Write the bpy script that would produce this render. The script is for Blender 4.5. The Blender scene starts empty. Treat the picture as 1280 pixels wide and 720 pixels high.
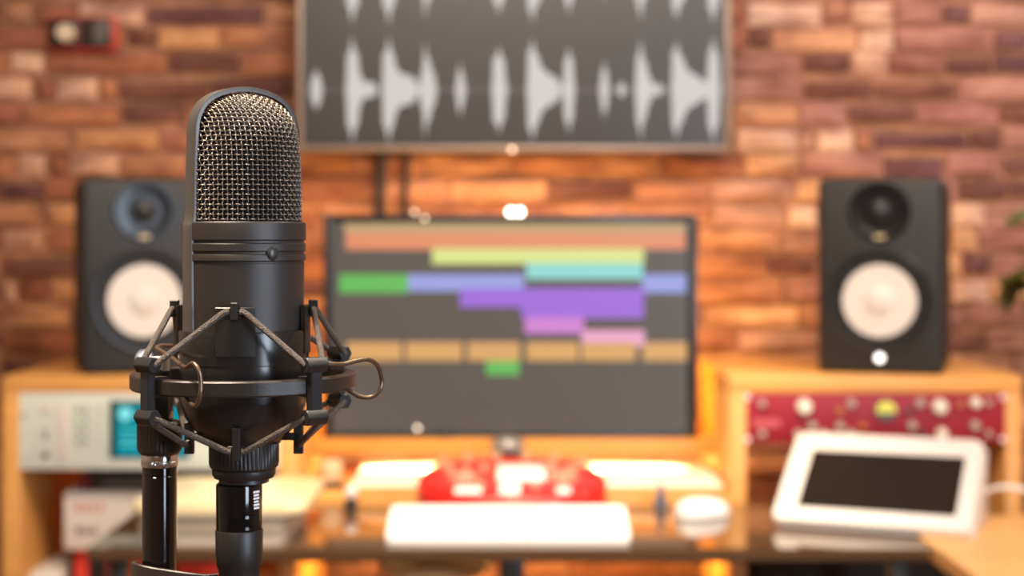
import bpy, bmesh, math, random
import numpy as np
from mathutils import Vector, Matrix

random.seed(7)
SC = bpy.context.scene
COL = SC.collection
PI = math.pi
R = math.radians

# ------------------------------------------------------------------ camera
CZ = 1.232                       # camera height (desk top is 0.75)
F = 2000.0                       # focal length in pixels of the 1280 wide frame
cam_data = bpy.data.cameras.new('camera')
cam = bpy.data.objects.new('camera', cam_data)
COL.objects.link(cam)
cam.location = (0, 0, CZ)
cam.rotation_euler = (R(90), 0, 0)
cam_data.sensor_width = 36.0
cam_data.lens = F / 1280 * 36
cam_data.shift_y = -60 / 1280
cam_data.clip_start = 0.05
cam_data.clip_end = 50
cam_data.dof.use_dof = True
cam_data.dof.focus_distance = 0.652
cam_data.dof.aperture_fstop = 8.6
SC.camera = cam

# ------------------------------------------------------------------ world, exposure
world = bpy.data.worlds.new('world')
SC.world = world
world.use_nodes = True
world.node_tree.nodes['Background'].inputs[0].default_value = (1.0, 0.82, 0.62, 1)
world.node_tree.nodes['Background'].inputs[1].default_value = 0.05
SC.view_settings.view_transform = 'Standard'
SC.view_settings.look = 'None'
SC.view_settings.gamma = 1
SC.view_settings.use_curve_mapping = False
SC.view_settings.exposure = 0.0
SC.cycles.use_denoising = True
SC.cycles.max_bounces = 8
SC.cycles.sample_clamp_indirect = 6.0


def area(name, loc, target, size, power, color, size_y=None):
    d = bpy.data.lights.new(name, 'AREA')
    d.energy = power
    d.color = color
    d.size = size
    if size_y:
        d.shape = 'RECTANGLE'
        d.size_y = size_y
    o = bpy.data.objects.new(name, d)
    COL.objects.link(o)
    o.location = loc
    o.rotation_euler = (Vector(target) - Vector(loc)).to_track_quat('-Z', 'Y').to_euler()
    return o


def spot(name, loc, target, power, color, deg, blend, radius):
    d = bpy.data.lights.new(name, 'SPOT')
    d.energy = power
    d.color = color
    d.spot_size = R(deg)
    d.spot_blend = blend
    d.shadow_soft_size = radius
    o = bpy.data.objects.new(name, d)
    COL.objects.link(o)
    o.location = loc
    o.rotation_euler = (Vector(target) - Vector(loc)).to_track_quat('-Z', 'Y').to_euler()
    return o


WARM = (1.0, 0.72, 0.42)
# ceiling panel over the room, ceiling downlight over the desk, window-side light, added wall fill on the right
area('ceiling_panel_light', (0.15, 1.35, 2.68), (0.0, 2.75, 0.9), 1.8, 88, (1.0, 0.86, 0.70), 0.7)
area('front_fill_light', (-0.5, -1.6, 2.45), (-0.1, 3.0, 0.7), 1.4, 16, (1.0, 0.85, 0.68), 0.8)  # unseen fill lamp added behind the camera to brighten the racks
area('window_light', (1.55, -0.75, 1.45), (-0.1, 0.75, 1.15), 0.55, 50, (0.72, 0.84, 1.0), 1.5)
area('wall_fill_light', (1.6, 2.4, 2.6), (1.2, 3.6, 1.5), 0.5, 14, (1.0, 0.84, 0.80), 0.4)  # unseen lamp added to lift the right side of the brick wall
spot('desk_downlight', (0.02, 2.15, 2.66), (0.02, 2.76, 0.75), 205, (1.0, 0.84, 0.60), 44, 0.7, 0.06)
spot('microphone_downlight', (-0.65, 0.45, 2.66), (-0.12, 0.7, 1.25), 340, (1.0, 0.84, 0.66), 30, 0.8, 0.12)
area('under_shelf_light', (0.02, 3.13, 0.81), (0.02, 3.18, 0.76), 0.60, 9, (1.0, 0.78, 0.42), 0.02)
area('under_desk_fill_light', (0.0, 3.15, 0.715), (0.0, 3.1, 0.0), 0.70, 9, (1.0, 0.60, 0.15), 0.05)  # lamp added below the cross shelf to brighten the space under the desk
area('television_back_light', (0.0, 3.53, 1.52), (0.0, 3.62, 1.30), 0.85, 8, (1.0, 0.50, 0.10), 0.04)
area('monitor_back_light', (0.0, 3.25, 1.05), (0.0, 3.7, 1.2), 0.60, 5, (1.0, 0.55, 0.14), 0.20)
area('shelf_light_for_left_cabinet', (-0.1, 3.22, 0.99), (-0.6, 3.2, 0.93), 0.05, 3.2, (1.0, 0.55, 0.05), 0.25)
area('shelf_light_for_right_cabinet', (0.1, 3.22, 0.99), (0.6, 3.2, 0.93), 0.05, 3.2, (1.0, 0.55, 0.05), 0.25)


# ------------------------------------------------------------------ helpers
def lin(r, g, b):
    f = lambda c: (c / 255 / 12.92) if c / 255 <= 0.04045 else ((c / 255 + 0.055) / 1.055) ** 2.4
    return (f(r), f(g), f(b), 1)


def W(px, py, D):
    """world point seen at pixel (px, py) at depth D"""
    return Vector(((px - 640) * D / F, D, CZ - (py - 300) * D / F))


MATS = {}


def mat(name, color=None, rough=0.5, metal=0.0, vary=0.0, scale=40.0, bump=0.0, bscale=200.0, emit=None, strength=1.0, coat=0.0, spec=0.5, stretch=None):
    if name in MATS:
        return MATS[name]
    m = bpy.data.materials.new(name)
    m.use_nodes = True
    nt = m.node_tree
    b = nt.nodes['Principled BSDF']
    b.inputs['Base Color'].default_value = color
    b.inputs['Roughness'].default_value = rough
    b.inputs['Metallic'].default_value = metal
    b.inputs['Specular IOR Level'].default_value = spec
    b.inputs['Coat Weight'].default_value = coat
    if emit is not None:
        b.inputs['Emission Color'].default_value = emit
        b.inputs['Emission Strength'].default_value = strength
    tc = nt.nodes.new('ShaderNodeTexCoord')
    vec = tc.outputs['Object']
    if stretch:
        mp = nt.nodes.new('ShaderNodeMapping')
        mp.inputs['Scale'].default_value = stretch
        nt.links.new(vec, mp.inputs[0])
        vec = mp.outputs[0]
    if vary > 0:
        n = nt.nodes.new('ShaderNodeTexNoise')
        n.inputs['Scale'].default_value = scale
        n.inputs['Detail'].default_value = 4
        nt.links.new(vec, n.inputs['Vector'])
        r = nt.nodes.new('ShaderNodeValToRGB')
        r.color_ramp.elements[0].position = 0.3
        r.color_ramp.elements[1].position = 0.7
        c = color
        r.color_ramp.elements[0].color = (c[0] * (1 - vary), c[1] * (1 - vary), c[2] * (1 - vary), 1)
        r.color_ramp.elements[1].color = (min(1, c[0] * (1 + vary)), min(1, c[1] * (1 + vary)), min(1, c[2] * (1 + vary)), 1)
        nt.links.new(n.outputs['Fac'], r.inputs['Fac'])
        nt.links.new(r.outputs['Color'], b.inputs['Base Color'])
    if bump > 0:
        n2 = nt.nodes.new('ShaderNodeTexNoise')
        n2.inputs['Scale'].default_value = bscale
        n2.inputs['Detail'].default_value = 3
        nt.links.new(tc.outputs['Object'], n2.inputs['Vector'])
        bp = nt.nodes.new('ShaderNodeBump')
        bp.inputs['Strength'].default_value = bump
        bp.inputs['Distance'].default_value = 0.002
        nt.links.new(n2.outputs['Fac'], bp.inputs['Height'])
        nt.links.new(bp.outputs['Normal'], b.inputs['Normal'])
    MATS[name] = m
    return m


def brick_material():
    m = bpy.data.materials.new('brick')
    m.use_nodes = True
    nt = m.node_tree
    b = nt.nodes['Principled BSDF']
    b.inputs['Roughness'].default_value = 0.85
    oi = nt.nodes.new('ShaderNodeObjectInfo')
    geo = nt.nodes.new('ShaderNodeNewGeometry')
    mp = nt.nodes.new('ShaderNodeMapping')
    mp.inputs['Scale'].default_value = (9, 9, 26)
    nt.links.new(geo.outputs['Position'], mp.inputs[0])
    n = nt.nodes.new('ShaderNodeTexNoise')
    n.inputs['Scale'].default_value = 1.0
    n.inputs['Detail'].default_value = 5
    nt.links.new(mp.outputs[0], n.inputs['Vector'])
    r = nt.nodes.new('ShaderNodeValToRGB')
    r.color_ramp.elements[0].position = 0.3
    r.color_ramp.elements[0].color = (0.55, 0.45, 0.45, 1)
    r.color_ramp.elements[1].position = 0.7
    r.color_ramp.elements[1].color = (1.35, 1.42, 1.4, 1)
    nt.links.new(n.outputs['Fac'], r.inputs['Fac'])
    mx = nt.nodes.new('ShaderNodeMix')
    mx.data_type = 'RGBA'
    mx.blend_type = 'MULTIPLY'
    mx.inputs[0].default_value = 1.0
    nt.links.new(oi.outputs['Color'], mx.inputs[6])
    nt.links.new(r.outputs['Color'], mx.inputs[7])
    nt.links.new(mx.outputs[2], b.inputs['Base Color'])
    n2 = nt.nodes.new('ShaderNodeTexNoise')
    n2.inputs['Scale'].default_value = 60
    nt.links.new(geo.outputs['Position'], n2.inputs['Vector'])
    bp = nt.nodes.new('ShaderNodeBump')
    bp.inputs['Strength'].default_value = 0.6
    bp.inputs['Distance'].default_value = 0.006
    nt.links.new(n2.outputs['Fac'], bp.inputs['Height'])
    nt.links.new(bp.outputs['Normal'], b.inputs['Normal'])
    return m


def wood(name, color, rough=0.45, stretch=(3, 3, 30)):
    return mat(name, color, rough, vary=0.10, scale=4, stretch=stretch)


def BM():
    return bmesh.new()


def box(bm, x0, x1, y0, y1, z0, z1, bev=0.0, seg=2):
    r = bmesh.ops.create_cube(bm, size=1)
    vs = r['verts']
    for v in vs:
        v.co = Vector(((x0 + x1) / 2 + v.co.x * (x1 - x0), (y0 + y1) / 2 + v.co.y * (y1 - y0), (z0 + z1) / 2 + v.co.z * (z1 - z0)))
    if bev > 0:
        es = list({e for v in vs for e in v.link_edges})
        bmesh.ops.bevel(bm, geom=es, offset=bev, segments=seg, affect='EDGES', profile=0.5, clamp_overlap=True)
    return bm


def cyl(bm, p0, p1, r0, r1=None, n=24, cap=True):
    p0, p1 = Vector(p0), Vector(p1)
    r1 = r0 if r1 is None else r1
    d = (p1 - p0)
    q = d.to_track_quat('Z', 'Y')
    a, b = [], []
    for i in range(n):
        t = 2 * PI * i / n
        a.append(bm.verts.new(p0 + q @ Vector((r0 * math.cos(t), r0 * math.sin(t), 0))))
        b.append(bm.verts.new(p1 + q @ Vector((r1 * math.cos(t), r1 * math.sin(t), 0))))
    for i in range(n):
        j = (i + 1) % n
        bm.faces.new((a[i], a[j], b[j], b[i]))
    if cap:
        bm.faces.new(a[::-1])
        bm.faces.new(b)
    return bm


def lathe(bm, prof, n=64, origin=(0, 0, 0), axis='Z', ribs=None, a0=0.0, a1=2 * PI, closed=False):
    """prof: list of (r, z). ribs: (count, depth, first index, last index) makes ridges on those rows."""
    o = Vector(origin)
    full = abs(a1 - a0 - 2 * PI) < 1e-6
    m = n if full else n + 1
    rows = []
    for k, (r, z) in enumerate(prof):
        row = []
        for i in range(m):
            t = a0 + (a1 - a0) * i / n
            rr = r
            if ribs and ribs[2] <= k <= ribs[3]:
                rr = r - (ribs[1] if (i % 4) < 2 else 0)
            if axis == 'Z':
                v = Vector((rr * math.sin(t), -rr * math.cos(t), z))
            else:      # axis towards -Y: z becomes -y (out of a front face)
                v = Vector((rr * math.cos(t), -z, rr * math.sin(t)))
            row.append(bm.verts.new(o + v))
        rows.append(row)
    K = len(rows)
    for k in range(K if closed else K - 1):
        A, B = rows[k], rows[(k + 1) % K]
        for i in range(n):
            j = (i + 1) % m
            bm.faces.new((A[i], A[j], B[j], B[i]))
    if not closed and full:
        if prof[0][0] > 1e-6:
            bm.faces.new(rows[0][::-1])
        if prof[-1][0] > 1e-6:
            bm.faces.new(rows[-1])
    return bm


def tube(bm, pts, r, n=8, closed=False):
    pts = [Vector(p) for p in pts]
    N = len(pts)
    up = Vector((0.13, 0.31, 0.94)).normalized()
    rings = []
    for i, p in enumerate(pts):
        a = pts[max(i - 1, 0)]
        b = pts[min(i + 1, N - 1)]
        t = (b - a).normalized()
        s = t.cross(up)
        if s.length < 1e-3:
            s = t.cross(Vector((1, 0, 0)))
        s.normalize()
        u = s.cross(t)
        rr = r[i] if isinstance(r, (list, tuple)) else r
        rings.append([bm.verts.new(p + s * rr * math.cos(2 * PI * k / n) + u * rr * math.sin(2 * PI * k / n)) for k in range(n)])
    for i in range(N - 1):
        for k in range(n):
            j = (k + 1) % n
            bm.faces.new((rings[i][k], rings[i][j], rings[i + 1][j], rings[i + 1][k]))
    bm.faces.new(rings[0][::-1])
    bm.faces.new(rings[-1])
    return bm


def smooth_path(pts, sub=6):
    """Catmull-Rom through pts"""
    P = [Vector(p) for p in pts]
    P = [P[0] * 2 - P[1]] + P + [P[-1] * 2 - P[-2]]
    out = []
    for i in range(1, len(P) - 2):
        a, b, c, d = P[i - 1], P[i], P[i + 1], P[i + 2]
        for s in range(sub):
            t = s / sub
            out.append(0.5 * (2 * b + (c - a) * t + (2 * a - 5 * b + 4 * c - d) * t * t + (3 * b - a - 3 * c + d) * t ** 3))
    out.append(P[-2])
    return out


def prism(bm, poly, y0, y1):
    """poly: (x, z) outline, extruded in y"""
    a = [bm.verts.new((x, y0, z)) for x, z in poly]
    b = [bm.verts.new((x, y1, z)) for x, z in poly]
    n = len(poly)
    for i in range(n):
        j = (i + 1) % n
        bm.faces.new((a[i], a[j], b[j], b[i]))
    bm.faces.new(a[::-1])
    bm.faces.new(b)
    return bm


def slab(bm, poly, z0, z1, bev=0.0):
    """poly: (x, y) outline, extruded in z"""
    a = [bm.verts.new((x, y, z0)) for x, y in poly]
    b = [bm.verts.new((x, y, z1)) for x, y in poly]
    n = len(poly)
    for i in range(n):
        j = (i + 1) % n
        bm.faces.new((a[i], a[j], b[j], b[i]))
    bm.faces.new(a[::-1])
    bm.faces.new(b)
    if bev > 0:
        es = [e for e in bm.edges if all(v in b for v in e.verts) or all(v in a for v in e.verts)]
        bmesh.ops.bevel(bm, geom=es, offset=bev, segments=3, affect='EDGES', profile=0.5, clamp_overlap=True)
    return bm


def round_rect(x0, x1, y0, y1, r, n=6):
    out = []
    for cx, cy, a in ((x1 - r, y1 - r, 0), (x0 + r, y1 - r, 90), (x0 + r, y0 + r, 180), (x1 - r, y0 + r, 270)):
        for i in range(n + 1):
            t = R(a + 90 * i / n)
            out.append((cx + r * math.cos(t), cy + r * math.sin(t)))
    return out


def obj(name, bm, material, parent=None, smooth=35, label=None):
    bmesh.ops.recalc_face_normals(bm, faces=bm.faces[:])
    me = bpy.data.meshes.new(name)
    bm.to_mesh(me)
    bm.free()
    me.materials.append(material)
    if smooth:
        me.polygons.foreach_set('use_smooth', [True] * len(me.polygons))
        me.set_sharp_from_angle(angle=R(smooth))
    o = bpy.data.objects.new(name, me)
    COL.objects.link(o)
    if parent:
        o.parent = parent
    if label:
        o['label'] = label
    return o


def thing(name, label, cat, loc=(0, 0, 0), rz=0.0, group=None):
    o = bpy.data.objects.new(name, None)
    o.empty_display_size = 0.05
    COL.objects.link(o)
    o.location = loc
    o.rotation_euler = (0, 0, rz)
    return tag(o, label, cat, group)


def tag(o, label, cat, group=None):
    o['label'] = label
    o['category'] = cat
    if group:
        o['group'] = group
    return o


def struct(name, bm, m, smooth=0):
    o = obj(name, bm, m, None, smooth)
    o['kind'] = 'structure'
    return o


def copy_tree(o, parent=None):
    c = o.copy()
    COL.objects.link(c)
    if parent:
        c.parent = parent
    for ch in list(o.children):
        copy_tree(ch, c)
    return c


# ------------------------------------------------------------------ materials
WOOD = wood('maple_wood', (0.78, 0.37, 0.10, 1), 0.42, (2, 14, 14))
WOOD_DARK_SIDE = WOOD
BLACK = mat('black_plastic', (0.016, 0.014, 0.013, 1), 0.45)
BLACK_GLOSS = mat('black_gloss', (0.006, 0.005, 0.005, 1), 0.10)
BLACK_METAL = mat('black_metal', (0.02, 0.019, 0.018, 1), 0.4, 0.3)
CHROME = mat('chrome', (0.75, 0.72, 0.68, 1), 0.18, 1.0)
WHITE = mat('white_plastic', (0.82, 0.80, 0.77, 1), 0.35)
GREY = mat('grey_plastic', (0.25, 0.24, 0.23, 1), 0.5)

# ------------------------------------------------------------------ room
X0, X1, Y0, Y1, H = -2.3, 2.4, -2.4, 3.62, 2.75
PLASTER = mat('plaster', (0.50, 0.40, 0.30, 1), 0.9, vary=0.04, scale=6)
struct('floor', box(BM(), X0 - .1, X1 + .1, Y0 - .1, Y1 + .1, -0.1, 0), wood('floor_boards', (0.20, 0.10, 0.05, 1), 0.5, (2, 12, 12)))
struct('ceiling', box(BM(), X0 - .1, X1 + .1, Y0 - .1, Y1 + .1, H, H + .1), mat('ceiling_paint', (0.6, 0.52, 0.43, 1), 0.9, vary=0.03, scale=5))
struct('wall_left', box(BM(), X0 - .1, X0, Y0, Y1, 0, H), PLASTER)
struct('wall_right', box(BM(), X1, X1 + .1, Y0, Y1, 0, H), PLASTER)
struct('wall_front', box(BM(), X0, X1, Y0 - .1, Y0, 0, H), PLASTER)
wall = struct('wall_back', box(BM(), X0, X1, Y1, Y1 + .12, 0, H), mat('brick_mortar', (0.36, 0.17, 0.10, 1), 0.95, vary=0.3, scale=25, bump=0.5, bscale=80))

# bricks: courses of the wall, some with the colours the photograph shows
BRICK = brick_material()
PIT = 31.6 * 3.6 / F
PXM = 3.6 / F
PALETTE = [(0.42, 0.17, 0.085), (0.46, 0.195, 0.10), (0.38, 0.145, 0.075), (0.50, 0.24, 0.135), (0.34, 0.125, 0.07), (0.44, 0.19, 0.115), (0.31, 0.11, 0.065), (0.47, 0.20, 0.10)]
PINK = [(0.41, 0.195, 0.145), (0.37, 0.165, 0.125), (0.45, 0.235, 0.175), (0.34, 0.145, 0.115), (0.39, 0.185, 0.155), (0.42, 0.19, 0.12)]
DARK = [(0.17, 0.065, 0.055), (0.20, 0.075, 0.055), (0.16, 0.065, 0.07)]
LIGHT = [(0.68, 0.43, 0.32), (0.64, 0.38, 0.27)]
TAN = [(0.62, 0.33, 0.18), (0.66, 0.34, 0.17)]
# (course, first px, last px, palette)
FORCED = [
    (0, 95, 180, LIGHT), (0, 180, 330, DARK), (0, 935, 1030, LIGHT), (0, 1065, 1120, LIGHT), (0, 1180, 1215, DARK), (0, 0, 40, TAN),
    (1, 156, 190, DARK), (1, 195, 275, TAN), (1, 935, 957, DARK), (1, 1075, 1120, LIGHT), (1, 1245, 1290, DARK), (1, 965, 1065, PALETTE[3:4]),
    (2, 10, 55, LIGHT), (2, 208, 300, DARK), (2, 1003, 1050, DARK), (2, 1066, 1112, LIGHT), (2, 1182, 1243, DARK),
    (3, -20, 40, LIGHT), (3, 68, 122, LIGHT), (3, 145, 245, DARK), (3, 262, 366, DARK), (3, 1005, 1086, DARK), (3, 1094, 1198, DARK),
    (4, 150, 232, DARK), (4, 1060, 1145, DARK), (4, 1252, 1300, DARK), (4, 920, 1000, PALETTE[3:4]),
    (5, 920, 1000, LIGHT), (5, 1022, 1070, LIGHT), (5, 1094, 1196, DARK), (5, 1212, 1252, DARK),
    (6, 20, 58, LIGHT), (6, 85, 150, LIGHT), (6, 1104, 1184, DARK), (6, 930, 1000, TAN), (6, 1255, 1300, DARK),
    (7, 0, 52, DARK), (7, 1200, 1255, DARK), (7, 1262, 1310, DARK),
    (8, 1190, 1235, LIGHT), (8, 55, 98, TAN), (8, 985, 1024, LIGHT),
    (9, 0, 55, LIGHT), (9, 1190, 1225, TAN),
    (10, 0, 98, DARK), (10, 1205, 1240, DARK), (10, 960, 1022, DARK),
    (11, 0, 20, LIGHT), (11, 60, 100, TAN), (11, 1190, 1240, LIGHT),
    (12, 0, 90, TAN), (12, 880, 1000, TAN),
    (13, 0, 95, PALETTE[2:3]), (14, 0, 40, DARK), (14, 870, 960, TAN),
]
OCC = [(372, 912, -400, 186), (405, 872, 270, 546), (1028, 1182, 224, 464), (252, 376, 112, 400), (0, 370, 472, 588), (915, 1277, 472, 552)]


def brick_mesh(seed):
    rnd = random.Random(seed)
    bm = BM()
    nx = 4
    rows = []
    for zz, yy in ((-.5, 1), (-.5, .35), (-.36, 0), (0.05, 0), (.36, 0), (.5, .35), (.5, 1)):
        row = []
        for i in range(nx + 1):
            x = -.5 + i / nx
            inset = 0.018 if (i in (0, nx) and yy == 0) else 0
            row.append(bm.verts.new((x - math.copysign(inset, x) if inset else x, yy * 0.02 + (rnd.uniform(-.0035, .0035) if yy == 0 else 0) + (0.008 if inset else 0), zz + rnd.uniform(-.03, .03) * (1 if abs(zz) < .5 else 1.2))))
        rows.append(row)
    for k in range(len(rows) - 1):
        for i in range(nx):
            bm.faces.new((rows[k][i], rows[k][i + 1], rows[k + 1][i + 1], rows[k + 1][i]))
    bm.faces.new([r[0] for r in rows])
    bm.faces.new([r[-1] for r in rows][::-1])
    bmesh.ops.recalc_face_normals(bm, faces=bm.faces[:])
    me = bpy.data.meshes.new('brick')
    bm.to_mesh(me)
    bm.free()
    me.materials.append(BRICK)
    return me


BRICK_MESHES = [brick_mesh(s) for s in range(5)]
MORT = 5.0
far_bricks = {}
n_brick = 0
rb = random.Random(3)
for k in range(-17, 37):
    zc = CZ - (16 + 31.6 * k - 300) * PXM
    if zc - PIT / 2 < 0.0 or zc + PIT / 2 > H:
        continue
    segs = sorted([(a, b, p) for kk, a, b, p in FORCED if kk == k])
    full = []
    x = -640 * 2.05 + (rb.random() * 60)
    lo, hi = (X0 + .02) / PXM + 640, (X1 - .02) / PXM + 640
    x = lo
    for a, b, p in segs + [(hi, hi, None)]:
        gap = a - x
        if gap > 18:
            n = max(1, round(gap / 104))
            if gap / n < 150 and n > 2:
                cuts = [x + gap * (i + rb.uniform(-.12, .12)) / n for i in range(1, n)]
            else:
                cuts = [x + gap * i / n for i in range(1, n)]
            e = [x] + cuts + [a]
            for i in range(len(e) - 1):
                full.append((e[i], e[i + 1], None))
        elif full and gap > 0:
            full[-1] = (full[-1][0], a, full[-1][2])
        if p:
            full.append((a, b, p))
        x = b
    py = 16 + 31.6 * k
    for a, b, p in full:
        q = rb.random()
        if p:
            c = rb.choice(p)
        else:
            c = rb.choice(PINK if a > 880 else PALETTE) if q > .11 else (rb.choice(DARK) if q > .06 else rb.choice(TAN))
        dk = c in DARK
        if a < 380:      # browner bricks, with the dimmer light at this end put into the colour
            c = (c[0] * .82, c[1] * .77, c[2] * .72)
        cx = ((a + b) / 2 - 640) * PXM
        w = (b - a - MORT) * PXM
        h = PIT * (rb.uniform(.56, .70) if dk else rb.uniform(.74, .93))
        zb_ = zc + rb.uniform(-.08, .08) * PIT
        vis = b > -4 and a < 1284 and -16 < py < 728
        if vis:
            for (ax, bx, ay, by) in OCC:
                if a >= ax and b <= bx and py - 14 >= ay and py + 14 <= by:
                    vis = False
        y = 3.604 + rb.uniform(-.004, .004)
        me = rb.choice(BRICK_MESHES)
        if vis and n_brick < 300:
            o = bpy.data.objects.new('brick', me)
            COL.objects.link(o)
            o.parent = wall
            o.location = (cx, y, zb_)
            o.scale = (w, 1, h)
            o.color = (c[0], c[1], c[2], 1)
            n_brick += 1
        else:
            far_bricks.setdefault(c, []).append((me, cx, y, zb_, w, h))
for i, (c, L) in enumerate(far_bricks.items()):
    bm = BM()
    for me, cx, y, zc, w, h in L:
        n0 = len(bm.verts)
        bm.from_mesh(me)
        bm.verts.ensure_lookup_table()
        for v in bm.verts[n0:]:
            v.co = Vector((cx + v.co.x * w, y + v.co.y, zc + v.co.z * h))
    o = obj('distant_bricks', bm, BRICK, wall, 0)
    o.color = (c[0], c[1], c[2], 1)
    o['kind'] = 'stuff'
print('bricks', n_brick)

# ------------------------------------------------------------------ wall socket
t = thing('wall_socket', 'red-framed black wall socket with round pale plug on the brick wall', 'socket', W(102, 65, 3.595))
s_ = 3.6 / F
obj('frame', box(BM(), -40 * s_, 43.5 * s_, -.012, .012, 1 * s_, 43.5 * s_, .004), mat('red_frame', (0.50, 0.03, 0.02, 1), 0.4), t, label='red frame')
obj('socket_insert', box(BM(), -38 * s_, -1 * s_, -.018, -.008, 4 * s_, 41 * s_, .003), BLACK, t)
obj('socket_insert', box(BM(), 1 * s_, 39 * s_, -.018, -.008, 4 * s_, 41 * s_, .003), BLACK, t)
obj('round_plug', lathe(BM(), [(.020, 0), (.020, .02), (.016, .026), (0, .026)], 24, (-16 * s_, -.016, 22 * s_), 'Y'), mat('cream_plastic', (0.66, 0.55, 0.42, 1), 0.4), t, label='pale round plug')
obj('rocker_switch', box(BM(), 16 * s_, 31 * s_, -.024, -.016, 8 * s_, 37 * s_, .003), mat('brown_grey', (0.10, 0.08, 0.065, 1), 0.4), t)

# ------------------------------------------------------------------ television
D = 3.50
sc = D / F
t = thing('television', 'large wall-mounted television showing white audio waveforms on a dark screen', 'television', (0, D, CZ - (189 - 300) * sc))
tz0 = 0.0
zz = lambda py: (189 - py) * sc
xx = lambda px: (px - 640) * sc
TVTOP = zz(-130)
bm = BM()
box(bm, xx(371), xx(913), 0.012, .05, 0, TVTOP, .006)
obj('body', bm, BLACK, t)
bm = BM()
FR = mat('bronze_frame', (0.30, 0.23, 0.19, 1), 0.4, 0.4)
box(bm, xx(371), xx(378), -.004, .014, 0, TVTOP, .002)
box(bm, xx(906), xx(913), -.004, .014, 0, TVTOP, .002)
box(bm, xx(378), xx(906), -.004, .014, 0, zz(182), .002)
box(bm, xx(378), xx(906), -.004, .014, TVTOP - zz(182), TVTOP, .002)
obj('frame', bm, FR, t, label='thin bronze frame')
obj('screen', box(BM(), xx(378), xx(906), .004, .013, zz(182), TVTOP - zz(182)), mat('tv_screen', (0.01, 0.01, 0.01, 1), 0.35, emit=lin(52, 43, 40), strength=1.0), t)
SH = [  # (attack x, [(dx, half height)...]) in pixels of the lower track
    [(387, 0), (390, 16), (395, 27), (400, 17), (404, 0)],
    [(431, 0), (434, 45), (440, 68), (447, 45), (452, 17), (457, 9), (463, 10), (469, 8), (472, 0)],
    [(477, 0), (479, 45), (486, 68), (492, 45), (498, 25), (506, 19), (514, 18), (520, 12), (524, 4), (526, 20), (531, 61), (537, 38), (543, 20), (548, 0)],
    [(568, 0), (572, 22), (575, 36), (579, 20), (584, 0)],
    [(614, 0), (617, 40), (624, 55), (630, 38), (636, 0)],
    [(658, 0), (660, 48), (666, 65), (673, 42), (682, 24), (692, 18), (700, 11), (703, 0)],
    [(703, 4), (706, 38), (711, 55), (716, 38), (720, 0)],
    [(748, 0), (752, 22), (755, 38), (759, 24), (763, 0)],
    [(770, 0), (774, 8), (780, 8), (784, 0)],
    [(793, 0), (796, 42), (801, 64), (808, 34), (814, 15), (818, 6), (826, 8), (832, 0)],
    [(838, 0), (841, 48), (846, 62), (854, 40), (862, 24), (872, 18), (880, 12), (883, 10), (886, 48), (892, 68), (898, 44), (902, 0)],
]
WV = mat('waveform_glow', (0.02, 0.02, 0.02, 1), 0.5, emit=lin(198, 194, 192), strength=1.0)
for cy in (112, -37):
    bm = BM()
    for s0 in SH:
        s = []
        for (xa, ha), (xb, hb) in zip(s0, s0[1:]):
            for q in range(5):
                u = q / 5
                f = u ** 2.5 if hb > ha else 1 - (1 - u) ** 2.5
                s.append((xa + (xb - xa) * u, ha + (hb - ha) * f))
        s.append(s0[-1])
        up = [bm.verts.new((xx(x), 0, zz(cy) + h * sc)) for x, h in s]
        dn = [bm.verts.new((xx(x), 0, zz(cy) - h * sc)) for x, h in s]
        for i in range(len(s) - 1):
            bm.faces.new((up[i], up[i + 1], dn[i + 1], dn[i]))
    bmesh.ops.remove_doubles(bm, verts=bm.verts[:], dist=1e-6)
    for v in bm.verts:
        v.co.y = .0032
    obj('waveform', bm, WV, t, 0)
    bm = BM()
    box(bm, xx(380), xx(904), .0034, .0042, zz(cy + .8), zz(cy - .8))
    obj('track_line', bm, mat('track_line_glow', (0.02, 0.02, 0.02, 1), 0.5, emit=lin(120, 100, 104), strength=1.0), t, 0)
obj('wall_bracket', box(BM(), -.2, .2, .05, Y1 - D - .012, .15, .45), BLACK_METAL, t)
obj('frame_glint', lathe(BM(), [(.005, 0), (.005, .003), (0, .003)], 12, (xx(640), -.004, -.002 + zz(186)), 'Y'), mat('frame_glint_glow', (0.8, 0.7, 0.6, 1), 0.3, emit=(1, .72, .45, 1), strength=2.5), t)  # stray reflection on the lower frame, built as a glowing disc

# black cables hanging from the television
for i, (px, w, pyb) in enumerate(((476, 6.5, 300), (507, 4.5, 290))):
    lab = ('thick black cable hanging on the bricks between television and monitor', 'thin black cable hanging beside the thick one under the television')[i]
    bm = BM()
    tube(bm, smooth_path([W(px + 3, 150, 3.575), W(px + 1, 190, 3.575), W(px, 225, 3.58), W(px - 1, 262, 3.578), W(px + 2, 330, 3.575), W(px + 4, 470, 3.57), Vector((W(px, 470, 3.57).x, 3.57, .86))]), w * sc)
    o = obj('hanging_cable', bm, BLACK, None)
    tag(o, lab, 'cable', 'cables hanging from the television')

# ------------------------------------------------------------------ rack cabinets
FY, BY = 2.94, 3.40
ZT = CZ - (470 - 300) * FY / F
PT = 0.031


def rack(x0, x1, label):
    t = thing('rack_cabinet', label, 'cabinet', ((x0 + x1) / 2, FY, 0), 0, 'light wood rack cabinets')
    w = x1 - x0
    d = BY - FY
    obj('side_panel', box(BM(), -w / 2, -w / 2 + PT, 0, d, 0, ZT - PT, .002), WOOD, t)
    obj('side_panel', box(BM(), w / 2 - PT, w / 2, 0, d, 0, ZT - PT, .002), WOOD, t)
    obj('top_panel', box(BM(), -w / 2, w / 2, 0, d, ZT - PT, ZT, .003), WOOD, t)
    obj('shelf', box(BM(), -w / 2 + PT, w / 2 - PT, 0.004, d, .538, .560), WOOD, t)
    obj('bottom_panel', box(BM(), -w / 2 + PT, w / 2 - PT, 0.004, d, .05, .075), WOOD, t)
    return t


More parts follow.
